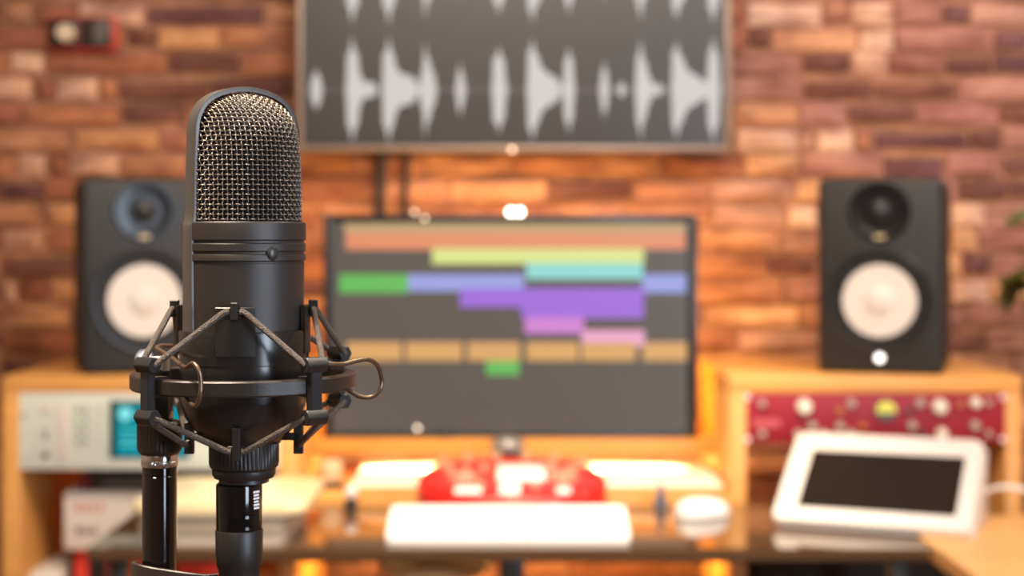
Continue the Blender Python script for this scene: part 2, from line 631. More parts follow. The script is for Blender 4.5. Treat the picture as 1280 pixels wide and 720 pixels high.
LX0, LX1, RX0, RX1 = -.937, -.397, .400, .938
rack(LX0, LX1, 'light wood rack cabinet holding the pale gear unit with the teal screen')
rack(RX0, RX1, 'light wood rack cabinet holding the dark red gear unit')

# pale rack unit in the first cabinet
px0, px1 = LX0 + PT, LX1 - PT
s_ = FY / F
t = thing('pale_rack_unit', 'pale grey rack unit with teal screen and buttons inside the wooden cabinet', 'rack unit', ((px0 + px1) / 2, FY + .002, CZ - (587 - 300) * s_))
cxu = (px0 + px1) / 2
X = lambda px: (px - 640) * s_ - cxu
Z = lambda py: (587 - py) * s_
PALE = mat('pale_panel', (0.72, 0.75, 0.65, 1), 0.5, vary=0.06, scale=8)
obj('face_plate', box(BM(), px0 - cxu, px1 - cxu, 0, .006, 0, Z(491), .001), PALE, t)
obj('chassis', box(BM(), px0 - cxu + .004, px1 - cxu - .004, .006, .30, .004, Z(493)), GREY, t)
TEAL = mat('teal_screen', (0.0, 0.05, 0.06, 1), 0.2, emit=lin(0, 132, 146), strength=1.0)
bz = obj('screen_bezel', box(BM(), X(137), X(237), -.003, 0, Z(573), Z(501), .001), mat('teal_bezel', (0.0, 0.03, 0.035, 1), 0.3), t, label='dark teal screen surround')
obj('screen', box(BM(), X(146), X(234), -.0045, -.003, Z(570), Z(506)), TEAL, bz, 0)
obj('screen_dial', lathe(BM(), [(8.5 * s_, 0), (8.5 * s_, .0006), (0, .0006)], 24, (X(157), -.0045, Z(517)), 'Y'), mat('teal_dial', (0.1, 0.3, 0.3, 1), 0.4, emit=lin(110, 200, 205), strength=1.0), bz, 0)
bm = BM()
for py in (538, 549, 556):
    box(bm, X(150), X(230), -.0052, -.0045, Z(py + .8), Z(py - .8))
obj('screen_lines', bm, mat('teal_lines', (0.1, 0.3, 0.3, 1), 0.4, emit=lin(70, 185, 195), strength=1.0), bz, 0)
BT = mat('grey_green_button', (0.30, 0.34, 0.28, 1), 0.5)
for i, px in enumerate((97.5, 108)):
    for j, py in enumerate((512, 525.5, 539, 552)):
        m = BT if (i, j) != (0, 1) else mat('green_button', (0.42, 0.62, 0.33, 1), 0.5)
        obj('button', box(BM(), X(px - 3), X(px + 3), -.004, 0, Z(py + 3), Z(py - 3), .001), m, t)
PK = mat('pink_white_panel', (0.72, 0.62, 0.55, 1), 0.5)
obj('fader_strip', box(BM(), X(71), X(85), -.002, 0, Z(578), Z(506), .0005), PK, t)
obj('square_meter', box(BM(), X(51), X(64), -.002, 0, Z(518), Z(505), .0005), PK, t)
obj('toggle', box(BM(), X(55), X(60), -.005, 0, Z(548), Z(536), .001), BT, t)
obj('headphone_jack', lathe(BM(), [(4 * s_, 0), (4 * s_, .003), (2 * s_, .003), (2 * s_, 0.001), (0, .001)], 20, (X(57), 0, Z(569)), 'Y'), mat('jack_dark', (0.03, 0.05, 0.04, 1), 0.4), t)
obj('rack_screw', lathe(BM(), [(3 * s_, 0), (2.4 * s_, .002), (0, .002)], 16, (X(29), 0, Z(519)), 'Y'), mat('green_grey_screw', (0.16, 0.2, 0.17, 1), 0.4), t)
obj('rack_screw', lathe(BM(), [(3 * s_, 0), (2.4 * s_, .002), (0, .002)], 16, (X(29), 0, Z(559)), 'Y'), mat('white_screw', (0.9, 0.88, 0.85, 1), 0.3), t)
for py in (511, 523, 535, 547, 559):
    obj('small_key', box(BM(), X(121), X(130), -.002, 0, Z(py + 4), Z(py - 4), .0005), mat('pale_key', (0.60, 0.60, 0.56, 1), 0.5), t)
for px in (258, 285, 312, 335):
    obj('knob', lathe(BM(), [(7 * s_, 0), (6.5 * s_, .012), (0, .012)], 20, (X(px), 0, Z(530)), 'Y'), mat('pale_key', None), t)

# dark red rack unit in the second cabinet
px0, px1 = RX0 + PT, RX1 - PT
cxu = (px0 + px1) / 2
t = thing('red_rack_unit', 'dark red rack unit with white knobs and round yellow meter inside the cabinet', 'rack unit', (cxu, FY + .002, CZ - (554 - 300) * s_))
Z = lambda py: (554 - py) * s_
REDP = mat('dark_red_panel', (0.31, 0.008, 0.024, 1), 0.5, vary=0.05, scale=8)
obj('face_plate', box(BM(), px0 - cxu, px1 - cxu, 0, .006, 0, Z(491), .001), REDP, t)
obj('chassis', box(BM(), px0 - cxu + .004, px1 - cxu - .004, .006, .30, .004, Z(493)), GREY, t)


def yk(px, py, r, depth, m, name='knob', lab=None):
    o = obj(name, lathe(BM(), [(r * s_, 0), (r * s_, depth * .8), (r * .85 * s_, depth), (0, depth)], 20, (X(px), 0, Z(py)), 'Y'), m, t)
    if lab:
        o['label'] = lab


KW = mat('cream_knob', (0.85, 0.82, 0.66, 1), 0.35)
KG = mat('grey_knob', (0.46, 0.42, 0.34, 1), 0.4)
KD = mat('dark_knob', (0.08, 0.075, 0.07, 1), 0.4)
KA = mat('amber_knob', (0.50, 0.20, 0.03, 1), 0.4)
for px in (934.5, 1253.5):
    for py in (496.5, 549):
        yk(px, py, 3.6, .003, mat('pale_screw', (0.85, 0.72, 0.78, 1), 0.3), 'rack_screw')
for px, py in ((1005, 508), (1174, 508)):
    yk(px, py, 9, .016, KW, 'large_knob')
for px, py, r in ((1177, 542, 7), (1219, 503, 6.5)):
    yk(px, py, r, .012, KW)
for px, py, r in ((998, 543, 5.5), (1015, 532, 5), (1029.5, 543, 5.5), (1049.5, 533, 5), (1063.5, 543, 5.5), (1064, 504, 5), (1150, 503, 5.5), (1140, 532, 5.5), (1218.5, 532, 5.5), (952.5, 504, 4), (952.5, 542, 4), (1235.5, 503, 4), (1235.5, 542, 4)):
    yk(px, py, r, .010, KG)
for px, py in ((1136.5, 513.5), (1153, 542)):
    yk(px, py, 4, .008, KD)
for px, py in ((1050, 513.5), (1078, 533), (1201, 505)):
    yk(px, py, 4, .008, KA)
mt = obj('meter', lathe(BM(), [(13.5 * s_, 0), (13.5 * s_, .005), (12 * s_, .007), (0, .007)], 32, (X(1107), 0, Z(513)), 'Y'), mat('meter_dark', (0.10, 0.11, 0.10, 1), 0.4), t, label='round meter')
bm = BM()
pts = [(X(1107) + 12 * s_ * math.cos(a), Z(513) + 12 * s_ * math.sin(a)) for a in [R(-12 + 204 * i / 20) for i in range(21)]]
prism(bm, pts, -.0085, -.007)
obj('meter_dial', bm, mat('meter_yellow', (0.66, 0.62, 0.10, 1), 0.4, emit=lin(120, 120, 20), strength=0.8), mt)
obj('name_plate', box(BM(), X(941), X(976), -.0012, 0, Z(534), Z(524)), mat('faded_red_print', (0.52, 0.09, 0.09, 1), 0.5), t)

# ------------------------------------------------------------------ loudspeakers
SWd, SHt, SDp = .229, .366, .27


def speaker(loc, rz, label):
    t = thing('studio_speaker', label, 'speaker', loc, rz, 'studio speakers on the cabinets')
    CAB = mat('speaker_black', (0.017, 0.0155, 0.0145, 1), 0.5, bump=0.1, bscale=400)
    obj('cabinet', box(BM(), -SWd / 2, SWd / 2, 0, SDp, 0, SHt, .012, 4), CAB, t)
    zc = .1365
    obj('woofer_trim', lathe(BM(), [(.098, -.002), (.098, .004), (.094, .007), (.087, .006), (.083, .001), (.083, -.002)], 64, (0, 0, zc), 'Y'), mat('trim_black', (0.018, 0.017, 0.017, 1), 0.35), t)
    obj('surround', lathe(BM(), [(.085, .001), (.081, .007), (.073, .007), (.0675, .002), (.0675, -.002)], 64, (0, 0, zc), 'Y'), mat('surround_rubber', (0.010, 0.010, 0.010, 1), 0.5), t)
    obj('cone', lathe(BM(), [(.068, .004), (.053, -.0005), (.038, -.0008), (.032, .000), (.029, .004), (.020, .009), (.010, .011), (0, .0118)], 64, (0, 0, zc), 'Y'), mat('cone_white', (0.74, 0.67, 0.61, 1), 0.6), t, 60, 'white woofer cone')
    obj('waveguide', lathe(BM(), [(.058, -.002), (.058, .002), (.054, .003), (.045, .0005), (.030, .0004), (.020, .0006)], 48, (0, 0, .304), 'Y'), mat('waveguide_gloss', (0.006, 0.006, 0.007, 1), 0.25), t)
    obj('tweeter', lathe(BM(), [(.021, .0005), (.019, .006), (.012, .010), (0, .0118)], 32, (0, 0, .304), 'Y'), mat('tweeter_black', (0.008, 0.008, 0.008, 1), 0.45), t)
    bm = BM()
    prism(bm, [(.011 * math.sin(a), .256 + .004 * math.cos(a)) for a in [2 * PI * i / 16 for i in range(16)]], -.005, .002)
    obj('waveguide_glint', bm, mat('glint_brass_tone', (0.62, 0.47, 0.25, 1), 0.35), t)  # lamp reflection below the tweeter, built as a raised brass-coloured spot
    obj('logo_light', lathe(BM(), [(.0075, -.001), (.0075, .002), (0, .002)], 20, (0, 0, .030), 'Y'), mat('logo_glow', (0.8, 0.8, 0.8, 1), 0.3, emit=(1, .97, .95, 1), strength=3.0), t, label='lit white logo')
    return t


TOE = R(18)
speaker((-.686, 2.985, ZT), TOE, 'black studio speaker with white cone on the cabinet with the pale unit')
speaker((.686, 2.985, ZT), -TOE, 'black studio speaker with white cone on the cabinet with the red unit')

# ------------------------------------------------------------------ shelves between the cabinets
MSZ = CZ - (549 - 300) * 3.10 / F
t = thing('monitor_shelf', 'upper light wood shelf between the cabinets carrying the monitor', 'shelf', (0, 3.10, MSZ - .030))
obj('board', box(BM(), LX1, RX0, 0, .29, 0, .030, .003), wood('orange_wood', (0.60, 0.245, 0.045, 1), 0.42, (2, 14, 14)), t)
t = thing('cross_shelf', 'lower light wood shelf between the cabinets carrying the long pale board', 'shelf', (0, 2.935, .730))
obj('board', box(BM(), LX1, RX0, 0, .45, 0, .030, .003), WOOD, t)
t = thing('pale_board', 'long low board with bright pale top behind the red controller', 'board', (.045, 2.937, .760))
obj('base', box(BM(), -.345, .345, 0, .30, 0, .017, .002), WOOD, t)
obj('top_sheet', box(BM(), -.343, .343, .002, .298, .017, .022, .002), mat('pale_laminate', (0.90, 0.82, 0.68, 1), 0.4), t, label='pale top sheet')

# ------------------------------------------------------------------ computer monitor
D = 3.12
sc = D / F
t = thing('computer_monitor', 'wide black computer monitor showing coloured music clips, on the wooden shelf', 'monitor', (0, D, MSZ))
zb = MSZ
X = lambda px: (px - 640) * sc
Z = lambda py: (CZ - (py - 300) * sc) - zb
MB_ = mat('monitor_bezel', (0.014, 0.015, 0.019, 1), 0.28)
bm = BM()
box(bm, X(404), X(872), .012, .05, Z(547), Z(268), .006)
obj('body', bm, MB_, t)
bm = BM()
box(bm, X(404), X(416), 0, .014, Z(547), Z(268), .002)
box(bm, X(860), X(872), 0, .014, Z(547), Z(268), .002)
box(bm, X(416), X(860), 0, .014, Z(278), Z(268), .002)
box(bm, X(416), X(860), 0, .014, Z(547), Z(541), .002)
obj('bezel', bm, MB_, t)
m = mat('monitor_screen', (0.01, 0.01, 0.01, 1), 0.3, emit=lin(92, 84, 76), strength=1.0)
obj('screen', box(BM(), X(416), X(860), .006, .013, Z(541), Z(278)), m, t, 0)
CL = [('header_strip', 430, 857, 279, 291, (190, 158, 112)), ('orange_clip', 432, 857, 291, 312, (226, 140, 98)), ('lime_clip', 540, 805, 311, 330, (215, 226, 136)),
      ('teal_clip', 658, 804, 329, 349, (140, 214, 206)), ('green_clip', 424, 510, 343, 366, (96, 184, 86)), ('blue_clip', 510, 655, 343, 364, (150, 158, 222)),
      ('blue_clip', 803, 858, 343, 366, (150, 160, 226)), ('purple_clip', 575, 652, 361, 384, (155, 100, 214)), ('purple_clip', 652, 805, 360, 398, (162, 112, 226)),
      ('pink_clip', 656, 730, 397, 417, (206, 126, 206)), ('rose_clip', 727, 806, 413, 434, (234, 164, 198)), ('green_clip', 608, 649, 447, 469, (96, 184, 86))]
for a, b in ((433, 502), (507, 578), (584, 650), (658, 723), (727, 795), (804, 859)):
    CL.append(('tan_clip', a, b, 428, 451, (216, 162, 96)))
for i, (n, a, b, c, d, col) in enumerate(CL):
    obj(n, box(BM(), X(a), X(b), .0045 - .0001 * i, .006, Z(d), Z(c)), mat('glow_' + n, (0.01, 0.01, 0.01, 1), 0.4, emit=lin(*col), strength=1.0), t, 0)
bm = BM()
box(bm, -.12, .12, .02, .22, 0, .012, .004)
box(bm, -.04, .04, .05, .09, .01, .20, .004)
obj('stand', bm, BLACK, t)
obj('foot', box(BM(), X(545), X(568), -.012, .03, 0, .016, .004), BLACK, t)
for px in (638.5, 649.5):  # glowing discs standing in for a lamp reflection on the top edge
    obj('top_edge_glint', lathe(BM(), [(.007, 0), (.007, .004), (0, .005)], 20, (X(px), .0, Z(265)), 'Y'), mat('top_edge_glint_glow', (1, 1, 1, 1), 0.3, emit=(1, .93, .75, 1), strength=9.0), t, label='bright reflection on the top edge, built as a glowing spot')
obj('lower_bezel_glint', lathe(BM(), [(.004, 0), (.004, .003), (0, .003)], 12, (X(522), 0, Z(535)), 'Y'), mat('lower_bezel_glint_glow', (0.9, 0.8, 0.7, 1), 0.3, emit=(1, .8, .62, 1), strength=2.2), t)  # stray reflection on the lower bezel, made as a small glowing disc
for px, py in ((518, 265), (531, 273)):  # faint reflections along the top bezel, made as glowing discs
    obj('faint_glint', lathe(BM(), [(.004, 0), (.004, .003), (0, .003)], 12, (X(px), 0, Z(py)), 'Y'), mat('faint_glint_glow', (0.7, 0.6, 0.5, 1), 0.3, emit=(1, .82, .55, 1), strength=1.6), t)

# ------------------------------------------------------------------ glass desk
DZ = .75
t = thing('desk', 'dark glossy glass-topped desk standing in front of the cabinets', 'desk', (0, 2.5, 0))
GLASS = mat('smoked_glass', (0.11, 0.058, 0.028, 1), 0.06)
GLASS.node_tree.nodes['Principled BSDF'].inputs['IOR'].default_value = 2.3
obj('desk_top', box(BM(), -.665, .655, 0, .425, DZ - .018, DZ), GLASS, t)
bm = BM()
box(bm, -.64, .63, .02, .04, DZ - .026, DZ - .018, .002)
box(bm, -.64, .63, .37, .39, DZ - .026, DZ - .018, .002)
obj('frame', bm, BLACK, t)
for x in (-.62, .61):
    for y in (.03, .38):
        obj('leg', box(BM(), x - .015, x + .015, y - .015, y + .015, 0, DZ - .026, .003), BLACK, t)
obj('drawer_rail', box(BM(), -.02, .02, .01, .41, DZ - .060, DZ - .018, .003), BLACK, t)

# ------------------------------------------------------------------ side table
t = thing('side_table', 'light wooden table with a rounded corner next to the tablet', 'table', (1.0, 2.3, 0))
bm = BM()
x0, x1, y0, y1 = .662 - 1.0, 1.75 - 1.0, 1.75 - 2.3, 2.80 - 2.3
poly = [(x1, y0), (x1, y1)] + [(x0 + .14 - .14 * math.sin(a), y1 - .14 + .14 * math.cos(a)) for a in [R(90 * i / 10) for i in range(11)]] + [(x0, y0)]
slab(bm, poly, DZ - .026, DZ + .001, .004)
obj('table_top', bm, wood('pale_wood', (0.80, 0.45, 0.17, 1), 0.4, (8, 2, 8)), t)
for x, y in ((.30, -.45), (.68, -.45), (.30, .40), (.68, .40)):
    obj('leg', box(BM(), x - .02, x + .02, y - .02, y + .02, 0, DZ - .026, .003), WOOD, t)

# ------------------------------------------------------------------ keyboard and mouse
t = thing('keyboard', 'white computer keyboard with slim keys on the glass desk', 'keyboard', (-.006, 2.535, DZ))
w, d = .388, .125
bm = BM()
poly = round_rect(-w / 2, w / 2, 0, d, .008)
a = [bm.verts.new((x, y, .001)) for x, y in poly]
b = [bm.verts.new((x, y, .010 + .030 * y / d)) for x, y in poly]
n = len(poly)
for i in range(n):
    j = (i + 1) % n
    bm.faces.new((a[i], a[j], b[j], b[i]))
bm.faces.new(a[::-1]); bm.faces.new(b)
obj('body', bm, mat('keyboard_white', (0.86, 0.85, 0.83, 1), 0.4), t)
bm = BM()
for r in range(6):
    for c in range(19):
        if r == 0 and 4 <= c <= 9:
            if c > 4:
                continue
            xa, xb = 4, 10
        else:
            xa, xb = c, c + 1
        y0, y1 = .006 + r * .0193, .006 + r * .0193 + .0170
        X0_, X1_ = -w / 2 + .007 + xa * .01968, -w / 2 + .007 + xb * .01968 - .0018
        n0 = len(bm.verts)
        box(bm, X0_, X1_, y0, y1, 0, .004)
        bm.verts.ensure_lookup_table()
        for v in bm.verts[n0:]:
            v.co.z += .0095 + .030 * v.co.y / d
k = obj('keys', bm, mat('key_white', (0.88, 0.87, 0.85, 1), 0.45), t, 0)
k['kind'] = 'stuff'

t = thing('computer_mouse', 'white computer mouse on the glass desk beside the keyboard', 'mouse', (.332, 2.79, DZ), R(-68))
bm = BM()
NX, NY = 20, 24
rows = []
for k in range(9):
    zt = k / 8
    row = []
    for i in range(32):
        a = 2 * PI * i / 32
        sx = (1 - zt ** 3.0) ** .5 if k < 8 else 0
        ex = abs(math.cos(a)) ** .8 * math.copysign(1, math.cos(a))
        ey = abs(math.sin(a)) ** .8 * math.copysign(1, math.sin(a))
        row.append(bm.verts.new((0.029 * ex * sx, .050 * ey * sx, .002 + .032 * zt * (1 - .12 * ey * sx))))
    rows.append(row)
for k in range(8):
    for i in range(32):
        j = (i + 1) % 32
        bm.faces.new((rows[k][i], rows[k][j], rows[k + 1][j], rows[k + 1][i]))
bm.faces.new(rows[0][::-1])
bmesh.ops.remove_doubles(bm, verts=bm.verts[:], dist=1e-5)
obj('shell', bm, mat('keyboard_white', None), t)
obj('scroll_wheel', cyl(BM(), (-.003, .026, .0305), (.003, .026, .0305), .006), GREY, t)
obj('foot_plate', slab(BM(), [(0.026 * math.cos(2 * PI * i / 24), .046 * math.sin(2 * PI * i / 24)) for i in range(24)], 0, .003), GREY, t)

# ------------------------------------------------------------------ red controller
t = thing('red_controller', 'red audio controller with rounded ends and tan knobs behind the keyboard', 'controller', (0, 2.70, DZ))
RED = mat('controller_red', (0.62, 0.012, 0.008, 1), 0.30, coat=0.3)
hw, dp = .167, .215


def plan(s=1.0):
    out = []
    for i in range(48):
        a = 2 * PI * i / 48
        cx_, sy_ = math.cos(a), math.sin(a)
        e = .8 if sy_ < 0 else .9
        out.append((hw * s * math.copysign(abs(cx_) ** e, cx_), dp / 2 + dp / 2 * s * math.copysign(abs(sy_) ** e, sy_)))
    return out


def ctop(y):
    return .045 + .041 * max(0, min(1, y / dp))


bm = BM()
lv = []
for s, f in ((.94, 0), (1.0, .12), (1.0, .80), (.985, .92), (.95, 1.0), (.5, 1.0)):
    lv.append([bm.verts.new((x, y, ctop(y) * f + .001)) for x, y in plan(s)])
for A, B in zip(lv, lv[1:]):
    for i in range(48):
        j = (i + 1) % 48
        bm.faces.new((A[i], A[j], B[j], B[i]))
bm.faces.new(lv[0][::-1]); bm.faces.new(lv[-1])
obj('body', bm, RED, t, 50)
KT = mat('tan_knob', (0.45, 0.33, 0.20, 1), 0.4)
for px, y in ((553, .165), (584, .19), (620, .20), (656, .20), (692, .19), (724, .165)):
    x = (px - 639) * 2.89 / F
    z = ctop(y)
    obj('knob', cyl(BM(), (x, y, z - .004), (x, y - .002, z + .015), .0085, .007, 20), KT, t)
for px, y, r in ((578, .10, .027), (702, .10, .027)):
    x = (px - 639) * 2.8 / F
    z = ctop(y)
    o = obj('jog_wheel', lathe(BM(), [(r, -.006), (r, .006), (r * .9, .010), (r * .3, .011), (0, .011)], 40, (x, y, z)), mat('salmon_plastic', (0.72, 0.27, 0.18, 1), 0.3), t, label='round salmon jog wheel')
    obj('knob', cyl(BM(), (x + .004, y - .005, z + .010), (x + .004, y - .006, z + .020), .007, .006, 16), KT, o)
for px, y in ((603, .145), (680, .145), (560, .14), (716, .14), (600, .05), (668, .05), (690, .15)):
    x = (px - 639) * 2.8 / F
    z = ctop(y)
    obj('small_knob', cyl(BM(), (x, y, z - .004), (x, y - .002, z + .011), .007, .006, 16), mat('salmon_knob', (0.78, 0.42, 0.28, 1), 0.3), t)


def tilted(x0, x1, y0, y1, dz, m, name, lab=None):
    bm = BM()
    box(bm, x0, x1, y0, y1, 0, .004, .001)
    for v in bm.verts:
        v.co.z += ctop(v.co.y) + dz
    obj(name, bm, m, t, label=lab)


SCW = mat('white_display', (0.92, 0.90, 0.86, 1), 0.12)
tilted(-.026, .058, .085, .165, .000, SCW, 'display_plate', 'white display plate')
tilted(-.022, .014, .020, .072, .000, SCW, 'pad')
tilted(-.098, -.052, .022, .052, .000, SCW, 'pad')
tilted(.076, .100, .022, .050, .000, SCW, 'pad')
tilted(.064, .088, .085, .130, .000, SCW, 'pad')

# volume knob on the shelf behind the controller
t = thing('volume_knob', 'black desktop volume knob with silver cap in front of the monitor', 'knob', (-.008, 3.02, .782))
obj('base', lathe(BM(), [(.020, 0), (.022, .004), (.024, .030), (.030, .048), (.0315, .056)], 40), BLACK, t)
obj('cap', lathe(BM(), [(.0315, .056), (.031, .066), (.026, .074), (.012, .078), (0, .079)], 40), mat('brushed_silver', (0.30, 0.26, 0.24, 1), 0.4, 0.5), t, label='silver cap')

# small things around the controller
def jar(name, label, cat, loc, prof, m, capprof=None, cm=None, lab=None):
    t = thing(name, label, cat, loc)
    obj('body', lathe(BM(), prof, 32), m, t)
    if capprof:
        obj('cap', lathe(BM(), capprof, 32), cm, t, label=lab)
    return t


jar('candle_jar', 'round tan candle jar with dark base beside the wooden cabinet', 'jar', (-.345, 3.05, .760),
    [(.020, .012), (.022, .02), (.022, .045), (.018, .052), (0, .052)], mat('tan_wax', (0.60, 0.42, 0.25, 1), 0.5),
    [(.026, 0), (.026, .010), (.021, .0125), (0, .0125)], BLACK, 'dark base')
jar('dropper_bottle', 'small dark bottle with white cap by the end of the pale board', 'bottle', (-.288, 2.86, DZ),
    [(.011, 0), (.012, .004), (.012, .016), (.006, .022), (0, .022)], mat('dark_glass', (0.03, 0.035, 0.04, 1), 0.2),
    [(.006, .021), (.0105, .026), (.0115, .034), (.008, .041), (0, .043)], WHITE, 'white round cap')
jar('blue_cone', 'small blue-grey cone standing between controller and mouse', 'cone', (.267, 2.875, DZ),
    [(.012, 0), (.012, .012), (.008, .022), (.0035, .045), (0, .047)], mat('blue_grey', (0.09, 0.11, 0.16, 1), 0.4))

# ------------------------------------------------------------------ tablet
yaw, slope, w, h = .395, .53, .323, .24
t = thing('tablet', 'white-framed tablet with dark screen leaning back on a white wedge stand', 'tablet', (.436, 2.688, DZ + .0015), -yaw)
rot = Matrix.Rotation(slope, 4, 'X')


def tilt(bm):
    bmesh.ops.transform(bm, matrix=Matrix.Translation((0, 0.0075, 0)) @ rot, verts=bm.verts[:])
    return bm


# slab local: x 0..w, y 0..h up the slope, z thickness upward (screen side at z=0.016)
bm = BM()
slab(bm, round_rect(0, w, 0, h, .014), 0, .016, .004)
obj('body', tilt(bm), mat('tablet_white', (0.76, 0.72, 0.68, 1), 0.35), t)
bm = BM()
slab(bm, [(.036, .034), (w - .026, .034), (w - .026, h - .050), (.036, h - .050)], .0155, .0166)
obj('screen', tilt(bm), mat('tablet_glass', (0.012, 0.010, 0.008, 1), 0.12), t, 0, 'dark switched-off screen')
bm = BM()
c, s = math.cos(slope), math.sin(slope)
prism(bm, [(0.0, 0.0), (h * c * .97, h * s * .97), (h * c * .97, 0.0)], 0.02, w + .004)
for v in bm.verts:     # profile was built in (x, z) and extruded in y: turn it so it runs along x
    x, y, z = v.co
    v.co = Vector((y, x + .0125, z))
obj('wedge_stand', bm, mat('stand_white', (0.78, 0.72, 0.67, 1), 0.4), t)
bm = BM()
tube(bm, smooth_path([Vector((.803, 2.735, .800)), W(1252, 609, 2.70), W(1275, 611, 2.69), W(1310, 622, 2.66), Vector((.98, 2.62, .760)), Vector((1.08, 2.5, .755)), Vector((1.3, 2.4, .755))]), .0042)
tag(obj('charging_cable', bm, WHITE), 'white charging cable running from the tablet over the wooden table', 'cable')

# ------------------------------------------------------------------ storage box on the desk
t = thing('storage_box', 'beige layered box with glossy cream lid at the end of the desk', 'box', (-.4645, 2.515, DZ))
bm = BM()
slab(bm, round_rect(-.126, .104, .012, .285, .02), 0, .016, .002)
obj('base', bm, mat('box_white', (0.62, 0.52, 0.42, 1), 0.5), t, label='pale base')
bm = BM()
slab(bm, round_rect(-.129, .108, .008, .290, .02), .016, .048, .002)
obj('body', bm, mat('box_beige', (0.42, 0.35, 0.26, 1), 0.5, vary=0.08, scale=10), t)
bm = BM()
slab(bm, round_rect(-.138, .138, 0, .298, .03), .048, .066, .006)
obj('lid', bm, mat('cream_lid', (0.84, 0.70, 0.42, 1), 0.25), t, label='cream lid')

# ------------------------------------------------------------------ things inside the first cabinet
t = thing('red_and_black_carton', 'black carton with red panels at the bottom of the cabinet shelf', 'carton', (-.69, 3.03, .560))
obj('box', box(BM(), -.150, .150, 0, .20, 0, .090, .002), BLACK, t)
obj('red_panel', box(BM(), -.138, -.112, -.003, 0, .001, .089), mat('carton_red', (0.75, 0.05, 0.03, 1), 0.5), t, 0)
obj('red_panel', box(BM(), -.075, .140, -.003, 0, .001, .080), mat('carton_red', None), t, 0)
t = thing('white_carton', 'white carton with faded pink print standing on the red and black carton', 'carton', (-.705, 3.0, .650))
obj('box', box(BM(), -.137, .137, 0, .20, 0, .112, .006), mat('carton_white', (0.88, 0.82, 0.77, 1), 0.6), t)
bm = BM()
for i, (a, b) in enumerate(((0, 9), (11, 19), (21, 28), (30, 37))):
    q = 3.0 / F
    x = -.137 + (14 + a) * q
    box(bm, x, -.137 + (14 + b) * q, -.0006, .0004, .112 - 26 * q, .112 - 16 * q)
obj('pink_print', bm, mat('pink_ink', (0.76, 0.40, 0.36, 1), 0.6), t, 0)
bm = BM()
for i, (a, b, hh) in enumerate(((0, 5, 9), (7, 12, 7), (14, 18, 6), (20, 26, 7))):
    x = -.137 + (16 + a) * q
    box(bm, x, -.137 + (16 + b) * q, -.0006, .0004, .112 - 54 * q, .112 - (54 - hh) * q)
obj('dark_print', bm, mat('dark_ink', (0.16, 0.12, 0.11, 1), 0.6), t, 0)
t = thing('black_gear_box', 'black and dark red gear box lying on top of the white carton', 'box', (-.685, 3.005, .762))
obj('case', box(BM(), -.125, .125, 0, .19, 0, .034, .003), mat('gear_black', (0.03, 0.022, 0.02, 1), 0.45), t)
obj('red_edge', box(BM(), -.1255, -.105, -.002, .19, .001, .033, .001), mat('gear_red', (0.16, 0.012, 0.012, 1), 0.5), t)
obj('grey_strip', box(BM(), -.085, .10, -.0012, .001, .008, .020), mat('strip_grey', (0.14, 0.13, 0.12, 1), 0.5), t, 0)
t = thing('paper_stack', 'white paper stack in the lower corner of the pale-unit cabinet', 'paper', (-.868, 2.99, .560))
bm = BM()
box(bm, -.034, .022, 0, .20, 0, .050, .001)
obj('sheets', bm, mat('paper_white', (0.85, 0.80, 0.72, 1), 0.7), t)

t = thing('dark_filler_case', 'added black case filling the dark space on the lower shelf of the red-unit cabinet', 'case', (.669, 2.965, .560))  # case added to fill the dark area below the desk
obj('case', box(BM(), -.215, .215, 0, .30, 0, .115, .006), BLACK, t)  # body of the added filler case
obj('lid', box(BM(), -.217, .217, -.002, .302, .115, .135, .005), BLACK_METAL, t)
for x in (-.12, .12):
    obj('latch', box(BM(), x - .015, x + .015, -.008, 0, .095, .125, .002), GREY, t)

# ------------------------------------------------------------------ stool under the desk
t = thing('stool', 'small light wood stool pushed under the glass desk', 'stool', (-.135, 2.76, 0))
obj('seat', lathe(BM(), [(.0, .658), (.085, .658), (.096, .664), (.098, .674), (.092, .682), (.0, .688)], 40), wood('stool_wood', (0.74, 0.46, 0.22, 1), 0.4, (3, 10, 10)), t)
for k in range(4):
    a = PI / 4 + k * PI / 2
    obj('leg', cyl(BM(), (.12 * math.cos(a), .12 * math.sin(a), 0), (.06 * math.cos(a), .06 * math.sin(a), .662), .013, .011, 12), WOOD, t)

# ------------------------------------------------------------------ potted plant by the wall
t = thing('potted_plant', 'green leafy potted plant standing by the brick wall next to the cabinet', 'plant', (1.16, 3.28, 0))
obj('pot', lathe(BM(), [(.10, 0), (.11, .01), (.14, .26), (.15, .27), (.15, .30), (.135, .30), (.13, .27), (0, .27)], 40), mat('terracotta', (0.40, 0.18, 0.10, 1), 0.7), t)
base = Vector((1.16, 3.28, 0))
LEAFC = [(0.16, 0.32, 0.07), (0.24, 0.27, 0.05), (0.09, 0.16, 0.06)]
rp = random.Random(11)


def leaf(p, d, L, wd, ci):
    bm = BM()
    d = d.normalized()
    side = d.cross(Vector((0, 0, 1))).normalized()
    up = side.cross(d)
    N = 7
    mid, le, ri = [], [], []
    for i in range(N + 1):
        u = i / N
        c = p + d * L * u + up * (-.22 * L * u * u)
        ww = wd * math.sin(PI * u ** .8) * .5
        mid.append(bm.verts.new(c - up * .15 * ww))
        le.append(bm.verts.new(c - side * ww + up * .12 * ww))
        ri.append(bm.verts.new(c + side * ww + up * .12 * ww))
    for i in range(N):
        bm.faces.new((le[i], le[i + 1], mid[i + 1], mid[i]))
        bm.faces.new((mid[i], mid[i + 1], ri[i + 1], ri[i]))
    geo = bm.faces[:]
    r = bmesh.ops.solidify(bm, geom=geo, thickness=.0012)
    c = LEAFC[ci]
    obj('leaf', bm, mat('leaf_green_%d' % ci, (c[0], c[1], c[2], 1), 0.45, vary=0.15, scale=30), t, 60)


